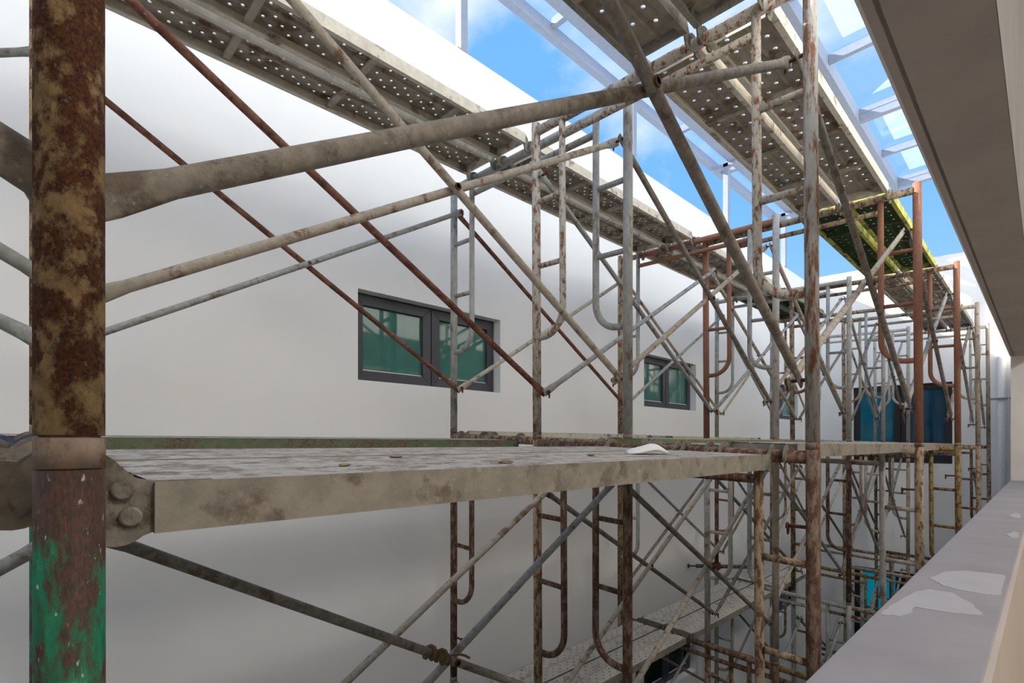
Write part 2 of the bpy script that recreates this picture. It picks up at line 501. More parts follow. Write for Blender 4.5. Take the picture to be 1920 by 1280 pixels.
tag(single('floor', MB().box(XQ + 0.012, 3.4, -3.2, YJ, -1.60, -1.45), 'room_floor'), kind='structure')
tag(single('ceiling', MB().box(XQ + 0.012, 3.4, -3.2, YJ, 2.3, 2.45), 'room_wall'), kind='structure')
tag(single('wall_back', MB().box(3.4, 3.6, -3.2, YJ, -1.6, 2.45), 'room_wall'), kind='structure')
tag(single('wall_rear', MB().box(XP, 3.6, -3.4, -3.2, ZF, 4.4), 'room_wall'), kind='structure')
tag(single('wall_front', MB().box(0.55, 3.6, YJ, YJ + 0.2, -1.6, 2.45), 'room_wall'), kind='structure')
tag(single('wall_near', MB().box(XW, XP, -4.4, -4.2, ZF, 2.71), 'wall_white'), kind='structure')
# the room the camera stands in has a ceiling lamp, behind the camera
for ly, where in ((0.9, 'nearest the camera'), (5.0, 'added to brighten the jamb')):  # the second lamp is an unseen addition that brightens the far jamb
    lampo = empty('ceiling_lamp', (1.5, ly, 2.235))
    tag(lampo, 'round white ceiling lamp in the room behind the parapet, ' + where, 'lamp')
    kid('housing', MB().tube((1.5, ly, 2.30), (1.5, ly, 2.27), 0.17, 24), 'lamp_white', lampo)
    kid('diffuser', MB().sweep([(1.5, ly, 2.27), (1.5, ly, 2.245), (1.5, ly, 2.235)], [0.155, 0.145, 0.10], 24), 'lamp_glow', lampo)
    ll = bpy.data.lights.new('ceiling_lamp', 'POINT'); ll.energy = 85.0; ll.color = (1.0, 0.95, 0.90); ll.shadow_soft_size = 0.12
    lo = bpy.data.objects.new('ceiling_lamp_light', ll); C.objects.link(lo); lo.location = (1.5, ly, ZO + 2.05)

# filler patches on the parapet, as thin skim coats
def unproj(x, y, z):
    t = (x - 960) / FPX
    d = -z * FPX / (y - 831.25)
    u = t * d
    return (u * cos(YAW) - d * sin(YAW), u * sin(YAW) + d * cos(YAW))
for poly in ([(1742, 1084), (1772, 1072), (1812, 1070), (1882, 1078), (1884, 1086), (1878, 1116), (1846, 1114), (1800, 1106), (1768, 1098)],
             [(1652, 1152), (1668, 1136), (1700, 1118), (1724, 1108), (1744, 1105), (1786, 1112), (1816, 1128), (1838, 1146), (1846, 1154), (1790, 1150), (1738, 1142), (1716, 1138), (1712, 1148), (1690, 1156)],
             [(1892, 966), (1904, 962), (1915, 964), (1913, 972), (1900, 970)],
             [(1886, 1002), (1900, 996), (1912, 999), (1908, 1008), (1896, 1008)]):
    pts = []
    pw = [unproj(x, y, ZP) for x, y in poly]
    for i in range(len(pw)):
        a, b = pw[i], pw[(i + 1) % len(pw)]
        for t in (0, 0.34, 0.67):
            j = 0.0 if t == 0 else 0.004
            pts.append((min(a[0] + (b[0] - a[0]) * t + random.uniform(-j, j), XQ - 0.004), a[1] + (b[1] - a[1]) * t + random.uniform(-j, j)))
    kid('filler_patch', MB().prism(pts, 'z', ZP - 0.002, ZP + 0.0012), 'patch', par)

# ------------------------------------------------------------------ windows
def sash_window(name, axis, face, a0, a1, z0, z1, rec, pane_mats, fw, label, sub_mull=0.0):
    """Two-sash casement set back in its hole. axis 'y': in the left wall; 'x': in the end wall."""
    def B(mb, s0, s1, d0, d1, zb, zt, bev=0.004):
        if axis == 'y': return mb.box(face - d1, face - d0, s0, s1, zb, zt, bev)
        return mb.box(s0, s1, face + d0, face + d1, zb, zt, bev)
    mid = (a0 + a1) / 2
    if axis == 'y': r = empty(name, (face - rec, mid, z0))
    else: r = empty(name, (mid, face + rec, z0))
    tag(r, label=label, kind='structure')
    fr = MB()
    o = 0.018
    B(fr, a0, a1, rec + 0.004, rec + 0.06, z0, z0 + o); B(fr, a0, a1, rec + 0.004, rec + 0.06, z1 - o, z1)
    B(fr, a0, a0 + o, rec + 0.004, rec + 0.06, z0 + o, z1 - o); B(fr, a1 - o, a1, rec + 0.004, rec + 0.06, z0 + o, z1 - o)
    B(fr, a0 + o, a1 - o, rec + 0.062, rec + 0.07, z0 + o, z1 - o, 0)
    kid('window_frame', fr, 'alu_black', r)
    for i, (s0, s1) in enumerate(((a0 + 0.006, mid - 0.004), (mid + 0.004, a1 - 0.006))):
        m = MB()
        zb, zt = z0 + 0.006, z1 - 0.008
        # four mitred rails
        for (p0, p1, p2, p3) in (((s0, zb), (s1, zb), (s1 - fw, zb + fw), (s0 + fw, zb + fw)), ((s1, zb), (s1, zt), (s1 - fw, zt - fw), (s1 - fw, zb + fw)),
                                 ((s1, zt), (s0, zt), (s0 + fw, zt - fw), (s1 - fw, zt - fw)), ((s0, zt), (s0, zb), (s0 + fw, zb + fw), (s0 + fw, zt - fw))):
            c = ((p0[0] + p1[0] + p2[0] + p3[0]) / 4, (p0[1] + p1[1] + p2[1] + p3[1]) / 4)
            pp = [(p[0] + (c[0] - p[0]) * 0.004, p[1] + (c[1] - p[1]) * 0.012) for p in (p0, p1, p2, p3)]
            if axis == 'y': m.prism(pp, 'x', face - rec, face - rec - 0.045)
            else: m.prism(pp, 'y', face + rec, face + rec + 0.045)
        s = kid('sash', m, 'alu_dark' if axis == 'y' else 'alu_black', r)
        kid('pane', B(MB(), s0 + fw - 0.005, s1 - fw + 0.005, rec + 0.022, rec + 0.03, zb + fw - 0.005, zt - fw + 0.005, 0), pane_mats[i], s)
        bd = MB()
        B(bd, s0 + fw, s1 - fw, rec + 0.014, rec + 0.022, zb + fw, zb + fw + 0.007, 0)
        kid('glazing_bead', bd, 'wall_end' if axis == 'y' else 'alu_black', s)
    return r
for i, (a0, a1, z0, z1) in enumerate(WIN_L):
    sash_window('window_%d' % (i + 1), 'y', XW, a0, a1, z0 + 0.001, z1 - 0.001, 0.07, ('glass_green', 'glass_green'), 0.062,
                ['dark grey two-sash window with green glass nearest in the white wall', 'second dark grey two-sash window along the white wall', 'third small window in the white wall by the far corner'][i])
sash_window('window_4', 'x', YE, WE[0], WE[1], WE[2], WE[3], 0.05, ('glass_teal', 'glass_navy'), 0.075, 'tall dark framed window with blue glass in the end wall')
sash_window('window_5', 'x', YE, WD[0], WD[1], WD[2], WD[3], 0.05, ('glass_bright', 'glass_bright'), 0.075, 'blue glazed window low in the end wall')

for i, (a0, a1, z0, z1) in enumerate(WIN_D):
    sash_window('window_%d' % (i + 6), 'y', XW, a0, a1, z0 + 0.001, z1 - 0.001, 0.07, ('glass_black', 'glass_black'), 0.062,
                ['dark window low in the white wall under the nearest deck', 'dark window low in the white wall under the second lower deck', 'dark window low in the white wall near the end wall'][i])

# drain pipe and straps on the end wall
dp = empty('drain_pipe', (-0.42, YE - 0.06, ZF))
tag(dp, 'white vertical drain pipe on the end wall beside the grey jamb', 'pipe')
kid('pipe', MB().tube((-0.42, YE - 0.055, ZF), (-0.42, YE - 0.055, 2.3), 0.045, 16), 'pipe_white', dp)
for z in (1.55, -1.6):
    kid('pipe_collar', MB().tube((-0.42, YE - 0.055, z), (-0.42, YE - 0.055, z + 0.06), 0.052, 16), 'pipe_white', dp)
kid('wall_strap', MB().box(-0.55, -0.36, YE - 0.112, YE - 0.098, 0.575, 0.602, 0.003), 'strap_grey', dp)
kid('strap_bolt', MB().tube((-0.335, YE, 0.59), (-0.335, YE - 0.11, 0.59), 0.012, 10), 'strap_grey', dp)

# ------------------------------------------------------------------ skylight over the well
sk = empty('skylight', (-1.55, 3.3, 3.54))
tag(sk, 'white steel framed glass skylight on posts above the white wall', 'skylight')
S0, S1 = -2.2, 8.95
ZB = 3.55
def beam(x0, x1, h, y0=S0, y1=S1, name='beam'):
    return kid(name, MB().box(x0, x1, y0, y1, ZB, ZB + h, 0.004), 'steel_white', sk)
beam(-3.06, -2.985, 0.10); beam(-2.80, -2.66, 0.14); beam(-1.52, -1.445, 0.15); beam(-0.36, -0.29, 0.12)
raf = [-2.16, -1.05, 0.08, 1.20, 2.30, 3.37, 4.47, 5.58, 6.75, 7.87, 8.86]
for i, y in enumerate(raf):
    deep = i % 2 == 0
    h = 0.135 if deep else 0.08
    b = 0.035 if deep else 0.025
    for x0, x1 in ((-2.985, -2.80), (-2.66, -1.52), (-1.445, -0.36)):
        kid('rafter', MB().box(x0, x1, y - b, y + b, ZB + 0.14 - h, ZB + 0.14, 0.003), 'steel_white', sk)
        if deep:
            kid('rafter_seam', MB().box(x0, x1, y - b - 0.004, y - b, ZB + 0.085, ZB + 0.14, 0.001), 'steel_white', sk)
for y0, y1 in zip(raf[:-1], raf[1:]):
    for x0, x1 in ((-3.05, -2.74), (-2.72, -1.49), (-1.47, -0.29)):
        kid('glass_pane', MB().box(x0, x1, y0 + 0.012, y1 - 0.012, ZB + 0.152, ZB + 0.160), 'skyglass', sk)
for y0, y1 in zip(raf[3:-1], raf[4:]):      # milky sheets added to draw bright light patches on the panes beside the facade
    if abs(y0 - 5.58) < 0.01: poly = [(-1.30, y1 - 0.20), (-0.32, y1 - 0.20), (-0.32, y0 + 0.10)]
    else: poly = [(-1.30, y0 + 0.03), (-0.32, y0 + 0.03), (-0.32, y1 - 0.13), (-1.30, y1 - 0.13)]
    kid('light_patch', MB().prism(poly, 'z', ZB + 0.1605, ZB + 0.1615), 'pane_light', sk)
for y in (-0.30, 2.235, 4.36, 6.50, 8.55):
    kid('post', MB().box(-2.86, -2.795, y - 0.03, y + 0.03, 2.71, ZB, 0.003), 'steel_white', sk)
    kid('bracket', MB().box(-3.0, -2.70, y - 0.03, y + 0.03, ZB - 0.05, ZB, 0.003), 'steel_white', sk)
    kid('foot_plate', MB().box(-2.90, -2.80, y - 0.055, y + 0.055, 2.7105, 2.722, 0.002), 'steel_white', sk)

# ------------------------------------------------------------------ scaffold frames
K = 0.0379                      # the scaffold stands a little higher towards the white wall
RP = 0.0214                     # post radius
RR = 0.0158                     # ladder rail radius
H = 1.524
ZJ = -0.015
W0 = 1.24
YA = [-1.80, 0.03, 1.832, 3.785, 5.657, 7.46, 8.864]
FA = [-1.76, -1.75, -1.727, -1.799, -1.789, -1.764, -1.71]
YB = [-1.75, 0.09, 1.948, 3.735, 5.605, 7.047, 8.55]
FB = [-2.54, -2.54, -2.542, -2.543, -2.547, -2.477, -2.50]
XA, XB = -0.52, -1.287
LEAN = {'A': 0.0055, 'B': -0.001}

def sh(x, z): return z - K * x
def arc(cx, cz, r, a0, a1, n=7):
    return [(cx + r * cos(a0 + (a1 - a0) * i / n), cz + r * sin(a0 + (a1 - a0) * i / n)) for i in range(n + 1)]

FM = {}
def frame_meshes():
    for top in (0, 1):
        for side, x in (('near', 0.0), ('far', -W0)):
            for fine in (0, 1):
                nn = 40 if fine else 16
                mb = MB()
                zb = sh(x, 0)
                if top: mb.ring(RP, RP - 0.004, zb + 0.0015, zb + 1.515, x, 0, nn)
                else:
                    mb.sweep([(x, 0, zb + 0.0015), (x, 0, zb + 1.4995)], RP, nn)
                FM['post', side, top, fine] = mb.mesh('post')
                if not top:
                    cb = MB().tube((x, 0, zb + 1.5005), (x, 0, zb + 1.5235), RP + 0.0002, nn)
                    cb.tube((x, 0, zb + 1.495), (x, 0, zb + 1.530), RP - 0.003, nn)
                    FM['collar', side, fine] = cb.mesh('collar')
    zt = 1.475
    FM['top_bar'] = MB().tube((-RP * 0.8, 0, sh(0, zt)), (-W0 + RP * 0.8, 0, sh(-W0, zt)), RP, 16).mesh('top_bar')
    zh = zt - 0.082
    xi, xo = -0.172, -W0 + 0.172
    FM['header_bar'] = MB().tube((xi - RR * 0.7, 0, sh(xi, zh)), (xo + RR * 0.7, 0, sh(xo, zh)), RR, 12).mesh('header_bar')
    for side, x0, x1, sg in (('near', 0.0, xi, -1), ('far', -W0, xo, 1)):
        r = 0.125
        zb = 0.475
        pts = [(x1, 0, sh(x1, zt - 0.012)), (x1, 0, sh(x1, zb + r))]
        cx = x1 - sg * r
        for i in range(1, 8):
            a = i / 7 * pi / 2
            pts.append((cx + sg * r * cos(a), 0, sh(x1, zb + r) - r * sin(a)))
        pts.append((x0 + sg * RP * 0.85, 0, sh(x1, zb)))
        FM['rail', side] = MB().sweep(pts, RR, 14).mesh('ladder_rail')
        FM['rung', side, 0] = MB().tube((x0 + sg * RP * .85, 0, sh(x0, 0.815)), (x1 - sg * RR * .85, 0, sh(x1, 0.815)), 0.0125, 12).mesh('rung')
        FM['rung', side, 1] = MB().tube((x0 + sg * RP * .85, 0, sh(x0, 1.13)), (x1 - sg * RR * .85, 0, sh(x1, 1.13)), 0.0125, 12).mesh('rung')
        for row, j, z in (('A', 0, 0.2), ('A', 1, 1.25), ('B', 0, 0.245), ('B', 1, 1.315)):
            m = MB()
            zz = sh(x0, z)
            m.tube((x0 + sg * 0.018, 0, zz), (x0 + sg * 0.082, 0, zz), 0.006, 8)
            m.tube((x0 + sg * 0.076, 0, zz), (x0 + sg * 0.082, 0, zz), 0.011, 8)
            m.sweep([(x0 + sg * 0.074, 0, zz), (x0 + sg * 0.079, 0.006, zz - 0.016), (x0 + sg * 0.079, 0.004, zz - 0.03)], [0.004, 0.005, 0.003], 6)
            FM['stud', side, j, row] = m.mesh('brace_stud')
frame_meshes()

ROWN = {'A': 'parapet row', 'B': 'wall row'}
TIER = ['upper tier', 'second tier down', 'third tier down', 'bottom tier']
ORD = ['behind the camera', 'nearest', 'second', 'third', 'fourth', 'fifth', 'sixth']
COLW = {'rust_cream': 'heavily rusted cream', 'rust_speck': 'cream rust-speckled', 'rust_grey': 'grey rust-streaked', 'galv': 'grey galvanised', 'galv_pale': 'pale grey',
        'red_oxide': 'red-brown', 'dark_rust': 'dark rusty brown', 'tan_rust': 'tan rusty', 'olive_rust': 'olive rusty', 'tan_grey': 'tan grey', 'green_paint': 'green painted'}
# per frame: (near post, far post, bars, near rail+rungs, far rail+rungs)
FMAT = {
    ('A', 0, 0): ('galv',) * 5, ('A', 0, 1): ('rust_cream', 'rust_cream', 'rust_speck', 'rust_speck', 'rust_speck'),
    ('A', 0, 2): ('rust_grey', 'rust_speck', 'rust_speck', 'rust_speck', 'rust_speck'),
    ('A', 0, 3): ('red_oxide', 'red_oxide', 'tan_rust', 'red_oxide', 'red_oxide'),
    ('A', 0, 4): ('red_oxide', 'tan_rust', 'tan_rust', 'red_oxide', 'red_oxide'),
    ('A', 0, 5): ('tan_grey', 'tan_rust', 'tan_grey', 'tan_grey', 'tan_grey'), ('A', 0, 6): ('tan_grey', 'galv_pale', 'galv_pale', 'galv_pale', 'galv_pale'),
    ('B', 0, 1): ('galv',) * 5, ('B', 0, 2): ('galv', 'galv', 'galv', 'galv', 'galv'),
    ('B', 0, 3): ('galv_pale', 'tan_rust', 'red_oxide', 'galv', 'galv'), ('B', 0, 4): ('galv_pale', 'galv', 'galv', 'galv', 'galv'),
    ('B', 0, 5): ('galv_pale', 'galv', 'tan_rust', 'galv', 'tan_rust'), ('B', 0, 6): ('galv_pale', 'galv_pale', 'galv_pale', 'galv_pale', 'galv_pale'),
    ('A', -1, 1): ('green_paint', 'green_paint', 'dark_rust', 'green_paint', 'green_paint'),
    ('A', -1, 2): ('dark_rust', 'tan_rust', 'dark_rust', 'tan_rust', 'dark_rust'), ('A', -1, 3): ('tan_rust', 'galv_pale', 'tan_grey', 'galv', 'galv_pale'),
    ('A', -1, 4): ('olive_rust', 'olive_rust', 'olive_rust', 'olive_rust', 'olive_rust'), ('A', -1, 5): ('tan_rust', 'tan_rust', 'tan_rust', 'dark_rust', 'tan_rust'),
    ('A', -1, 6): ('tan_rust', 'dark_rust', 'tan_rust', 'dark_rust', 'dark_rust'),
    ('B', -1, 1): ('galv',) * 5, ('B', -1, 2): ('dark_rust', 'dark_rust', 'tan_rust', 'dark_rust', 'dark_rust'),
    ('B', -1, 3): ('tan_grey', 'olive_rust', 'galv', 'galv', 'galv'), ('B', -1, 4): ('dark_rust', 'dark_rust', 'tan_grey', 'dark_rust', 'red_oxide'),
    ('B', -1, 5): ('tan_grey', 'tan_rust', 'galv', 'tan_grey', 'tan_rust'), ('B', -1, 6): ('tan_grey', 'tan_rust', 'galv', 'tan_grey', 'tan_rust'),
}
low = ['dark_rust', 'tan_rust', 'galv', 'tan_grey', 'olive_rust']
def add_frame(row, lev, k):
    xn, yy, xf = (XA, YA[k], FA[k]) if row == 'A' else (XB, YB[k], FB[k])
    z = ZJ + lev * H - K * xn + (0.008 if row == 'B' else 0)
    ln = LEAN[row]
    r = empty('frame_scaffold', (xn - ln * lev * H, yy, z))
    dy = 0.015 if (row, k) == ('A', 1) else 0.0
    r.rotation_euler = (0, -ln, -math.atan2(dy, xn - xf))
    r.scale = ((xn - xf) / W0, 1, 1)
    ms = FMAT.get((row, lev, k))
    if ms is None:
        q = low[(k * 2 + lev + (row == 'B')) % 5]
        ms = (q, low[(k + lev) % 5], q, q, q)
    top = 1 if lev == 0 else 0
    fine = 1 if (row, k) == ('A', 1) or (row, k) == ('A', 2) else 0
    for i, side in enumerate(('near', 'far')):
        ob('post', FM['post', side, top, fine], ms[i], r)
        if not top: ob('collar', FM['collar', side, fine], 'collar', r)
        ob('ladder_rail', FM['rail', side], ms[3 + i], r)
        for j in (0, 1):
            ob('rung', FM['rung', side, j], ms[3 + i], r)
            ob('brace_stud', FM['stud', side, j, row], 'bolt_rust', r)
    ob('top_bar', FM['top_bar'], ms[2], r)
    ob('header_bar', FM['header_bar'], ms[2], r)
    o = ORD[k]
    pos = o if k == 0 else ('nearest to camera' if k == 1 else o + ' from camera')
    tag(r, '%s tubular scaffold frame, %s of the %s, %s' % (COLW[ms[0]], TIER[-lev], ROWN[row], pos), 'scaffold frame', 'scaffold frames in the light well')
    return r
for row in 'AB':
    for lev in (0, -1, -2, -3):
        for k in range(7):
            add_frame(row, lev, k)
# base plates under the bottom frames keep the towers on the floor
for row, X, YY, FF in (('A', XA, YA, FA), ('B', XB, YB, FB)):
    for k in range(7):
        for j, x in enumerate((X, FF[k])):
            zt = ZJ - 3 * H - K * x + (0.008 if row == 'B' else 0)
            b = single('base_jack', MB().box(x - .07, x + .07, YY[k] - .07, YY[k] + .07, ZF, ZF + 0.008).tube((x, YY[k], ZF), (x, YY[k], zt + 0.01), 0.016, 10), 'bolt_rust')
            tag(b, 'rusty base jack under the %s leg of the %s frame, %s' % (('parapet-side', 'wall-side')[j], ORD[k], ROWN[row]), 'base jack', 'base jacks on the courtyard floor')

# ------------------------------------------------------------------ cross braces
def bar_mesh(a, b, r, ctr):
    a, b = Vector(a), Vector(b)
    t = (b - a).normalized()
    ln = (b - a).length
    fl = min(0.09, ln * 0.2)
    stops = [(-0.02, .35, 1.35), (0.0, .25, 1.45), (0.035, .25, 1.45), (fl, 1, 1)]
    ds = [s[0] for s in stops] + [ln * q for q in (0.3, 0.5, 0.7)] + [ln - s[0] for s in stops[::-1]]
    sq = [(s[1], s[2]) for s in stops] + [(1, 1)] * 3 + [(s[1], s[2]) for s in stops[::-1]]
    pts = [a + t * d - Vector(ctr) for d in ds]
    return MB().sweep(pts, r, 14, True, sq)
def stud(row, side, lev, k, j):
    X, YY, FF = (XA, YA, FA) if row == 'A' else (XB, YB, FB)
    ln = LEAN[row]
    zl = (0.2, 1.25)[j] if row == 'A' else (0.245, 1.315)[j]
    x = X if side == 'n' else FF[k]
    z = ZJ + lev * H - K * x + zl + (0.008 if row == 'B' else 0)
    x -= ln * (lev * H + zl)
    y = YY[k] + (0.015 if (row, k, side) == ('A', 1, 'f') else 0)
    return Vector((x, y, z))
BM = {('A', 'n'): 'brace_mud', ('A', 'f'): 'brace_rust', ('B', 'n'): 'brace_zinc', ('B', 'f'): 'brace_zinc'}
BW = {'brace_mud': 'muddy grey', 'brace_rust': 'rust-brown', 'brace_zinc': 'zinc grey', 'brace_pale': 'pale grey'}
def add_brace(row, side, lev, k, dirs='da', mats=None):
    sg = -1 if side == 'n' else 1
    m = mats or (BM[row, side],) * 2
    R = 0.0135
    A0, A1 = stud(row, side, lev, k, 0), stud(row, side, lev, k, 1)
    B0, B1 = stud(row, side, lev, k + 1, 0), stud(row, side, lev, k + 1, 1)
    ctr = (A0 + A1 + B0 + B1) / 4
    r = empty('cross_brace', ctr)
    o1, o2 = Vector((sg * 0.036, 0, 0)), Vector((sg * 0.065, 0, 0))
    if 'd' in dirs: ob('brace_bar', bar_mesh(A1 + o1, B0 + o1, R, ctr), m[0], r)
    if 'a' in dirs: ob('brace_bar', bar_mesh(A0 + o2, B1 + o2, R, ctr), m[1], r)
    if len(dirs) == 2:
        c1 = Vector((sg * 0.018, 0, 0)); c2 = Vector((sg * 0.083, 0, 0))
        ob('pivot_bolt', MB().tube(c1, c2, 0.0075, 8).tube(c1, c1 * 1.0 + Vector((sg * 0.005, 0, 0)), 0.012, 8), 'bolt_rust', r)
    kind = 'cross brace' if len(dirs) == 2 else 'single brace bar'
    tag(r, '%s %s, %s face of %s, %s, %s bay' % (BW[m[0]], kind, 'parapet' if side == 'n' else 'wall', ROWN[row], TIER[-lev], ('rearmost', 'nearest', 'second', 'third', 'fourth', 'fifth')[k]),
        'cross brace', 'cross braces of the scaffold')
for lev, row, side, k, dirs, mats in (
    (0, 'A', 'n', 0, 'da', None), (0, 'A', 'f', 0, 'da', ('brace_zinc',) * 2), (0, 'B', 'n', 0, 'da', None), (0, 'B', 'f', 0, 'da', None),
    (0, 'A', 'n', 1, 'da', None), (0, 'A', 'f', 1, 'd', ('brace_rust',) * 2), (0, 'B', 'n', 1, 'da', ('brace_pale', 'brace_pale')), (0, 'B', 'f', 1, 'da', ('brace_rust', 'brace_zinc')),
    (0, 'A', 'n', 2, 'da', ('brace_mud', 'brace_pale')), (0, 'A', 'f', 2, 'da', ('brace_zinc', 'brace_zinc')), (0, 'B', 'n', 2, 'da', ('brace_mud', 'brace_pale')), (0, 'B', 'f', 2, 'da', ('brace_rust', 'brace_pale')),
    (-1, 'B', 'n', 0, 'da', None), (-1, 'A', 'f', 1, 'a', ('brace_pale',) * 2), (-1, 'B', 'n', 1, 'da', ('brace_mud', 'brace_zinc')),
    (-1, 'A', 'f', 2, 'da', ('brace_mud', 'brace_pale')), (-1, 'B', 'n', 2, 'da', ('brace_mud', 'brace_pale')),
): add_brace(row, side, lev, k, dirs, mats)
rb = random.Random(3)
for row in 'AB':
    for side in 'nf':
        for k in (3, 4, 5):
            q = ('brace_mud', 'brace_pale', 'brace_zinc')
            add_brace(row, side, 0, k, 'da', (rb.choice(q), rb.choice(q)))
for row, side, ks in (('A', 'n', (5,)), ('A', 'f', (3, 4, 5)), ('B', 'n', (3, 4, 5)), ('B', 'f', (3, 4, 5))):
    for k in ks: add_brace(row, side, -1, k, 'da', (rb.choice(('brace_mud', 'brace_zinc')), rb.choice(('brace_pale', 'brace_mud'))))
for row, side, ks in (('A', 'f', (3, 4, 5)), ('B', 'n', (3, 4, 5)), ('B', 'f', (2, 3, 4))):
    for k in ks: add_brace(row, side, -2, k, 'da', ('brace_mud', 'brace_zinc'))

# ------------------------------------------------------------------ planks
FL = 0.048                      # flange depth
def deck_mesh(Lp, W, cols, pitch, rad):
    """Pressed steel deck with real punched holes and longitudinal ribs; top at z=0."""
    mb = MB(); th = 0.0025
    half = W / 2
    def quad(x0, x1, y0, y1, z=0.0):
        mb.add([(x0, y0, z), (x1, y0, z), (x1, y1, z), (x0, y1, z), (x0, y0, z - th), (x1, y0, z - th), (x1, y1, z - th), (x0, y1, z - th)],
               [(0, 1, 2, 3), (7, 6, 5, 4)])
    if not cols:
        xs = [-half, -half * .36, -half * .30, half * .30, half * .36, half]
        for i in range(5):
            quad(xs[i], xs[i + 1], 0, Lp, -0.004 if i in (1, 3) else 0)
        for i in (1, 3):
            for x in (xs[i], xs[i + 1]): mb.add([(x, 0, 0), (x, Lp, 0), (x, Lp, -0.0065), (x, 0, -0.0065)], [(0, 1, 2, 3)])
        return mb.mesh('deck')
    cw = pitch * 0.46
    g = 0.012
    n2 = cols // 2
    span = (half - 0.012 - g) / n2
    cw = min(cw, span * 0.9)
    centres = []
    for s in (-1, 1):
        for i in range(n2): centres.append(s * (g + span * (i + 0.5)))
    centres.sort()
    ny = int((Lp - 0.05) / pitch)
    edges = [-half]
    for c in centres: edges += [c - cw / 2, c + cw / 2]
    edges.append(half)
    # plain strips between hole columns; the middle one is a rib
    for i in range(0, len(edges), 2):
        x0, x1 = edges[i], edges[i + 1]
        if x0 < 0 < x1:
            quad(x0, -g, 0, Lp); quad(g, x1, 0, Lp)
            mb.prism([(-g, 0), (-g * .5, -0.010), (g * .5, -0.010), (g, 0), (g, -th), (g * .4, -0.010 - th), (-g * .4, -0.010 - th), (-g, -th)], 'y', 0, Lp)
        else: quad(x0, x1, 0, Lp)
    for ci, c in enumerate(centres):
        off = 0.025 + (pitch / 2 if ci % 2 else 0)
        y = off
        x0, x1 = c - cw / 2, c + cw / 2
        quad(x0, x1, 0, off)
        m = ny - (1 if ci % 2 else 0)
        for j in range(m):
            yc = y + pitch / 2
            o8 = [(x1, y), (x1, yc), (x1, y + pitch), (c, y + pitch), (x0, y + pitch), (x0, yc), (x0, y), (c, y)]
            an = [-pi / 4, 0, pi / 4, pi / 2, 3 * pi / 4, pi, 5 * pi / 4, 3 * pi / 2]
            i8 = [(c + rad * cos(a), yc + rad * sin(a)) for a in an]
            vs = [(p[0], p[1], 0) for p in o8 + i8] + [(p[0], p[1], -th) for p in o8] + [(p[0], p[1], -th - 0.0025) for p in i8]
            fs = []
            for q in range(8):
                r = (q + 1) % 8
                fs += [(q, r, 8 + r, 8 + q), (16 + r, 16 + q, 24 + q, 24 + r), (8 + q, 8 + r, 24 + r, 24 + q)]
            mb.add(vs, fs)
            y += pitch
        quad(x0, x1, y, Lp)
    return mb.mesh('deck')

def hook_poly(end, rise):
    """C-shaped hook in the (y,z) plane round a bar lying 0.045 beyond the plank end."""
    by, bz = -0.060, -rise
    ri, ro = RP + 0.0008, 0.040
    P = []
    a0, a1 = radians(212), radians(42)
    n = 10
    for i in range(n + 1):
        a = a0 + (a1 - a0) * i / n
        P.append((by + ro * cos(a), bz + ro * sin(a)))
    P += [(-0.014, 0.004 if rise < 0.04 else -0.004), (0.0, 0.001), (0.05, 0.001), (0.05, -FL + 0.004), (0.004, -FL + 0.002)]
    cz = -0.028 if rise < 0.02 else -rise
    P += [(-0.028 + 0.030 * cos(radians(q)), cz + 0.030 * sin(radians(q))) for q in (-48, -62, -76, -90, -104, -118)]
    for i in range(n + 1):
        a = radians(-40) + (radians(200) - radians(-40)) * i / n
        P.append((by + ri * cos(a), bz + ri * sin(a)))
    return P if not end else [(end - (y), z) for y, z in P]
PM = {}
def plank_parts(kind, Lp, W, cols, pitch, rad, rise):
    key = (kind, round(Lp, 3), rise)
    if key in PM: return PM[key]
    h = W / 2
    d = {}
    d['deck'] = deck_mesh(Lp, W, cols, pitch, rad)
    for s in (-1, 1):
        pr = [(s * h, 0.0008), (s * (h - 0.002), 0.0008), (s * (h - 0.0028), -FL + 0.004), (s * (h - 0.022), -FL + 0.004), (s * (h - 0.022), -FL), (s * h, -FL)]
        d['flange', s] = MB().prism(pr, 'y', 0, Lp).mesh('side_flange')
        for e in (0, 1):
            pol = hook_poly(Lp if e else 0, rise)
            x = s * (h - 0.010)
            d['hook', s, e] = MB().prism(pol, 'x', x - 0.0035, x + 0.0035).mesh('hook')
    for e in (0, 1):
        y = 0.0 if e == 0 else Lp - 0.004
        d['end', e] = MB().box(-h + 0.003, h - 0.003, y, y + 0.004, -FL + 0.001, -0.0025).mesh('end_plate')
    for i, q in enumerate((0.27, 0.52, 0.77)):
        d['stiff', i] = MB().box(-h + 0.002, h - 0.002, Lp * q - 0.013, Lp * q + 0.013, -FL + 0.006, -FL + 0.022, 0.002).mesh('stiffener')
    PM[key] = d
    return d
KIND = {'coarse': (0.232, 4, 0.085, 0.0085), 'dense': (0.228, 6, 0.070, 0.0070), 'solid': (0.325, 0, 0, 0), 'narrow': (0.235, 0, 0, 0)}
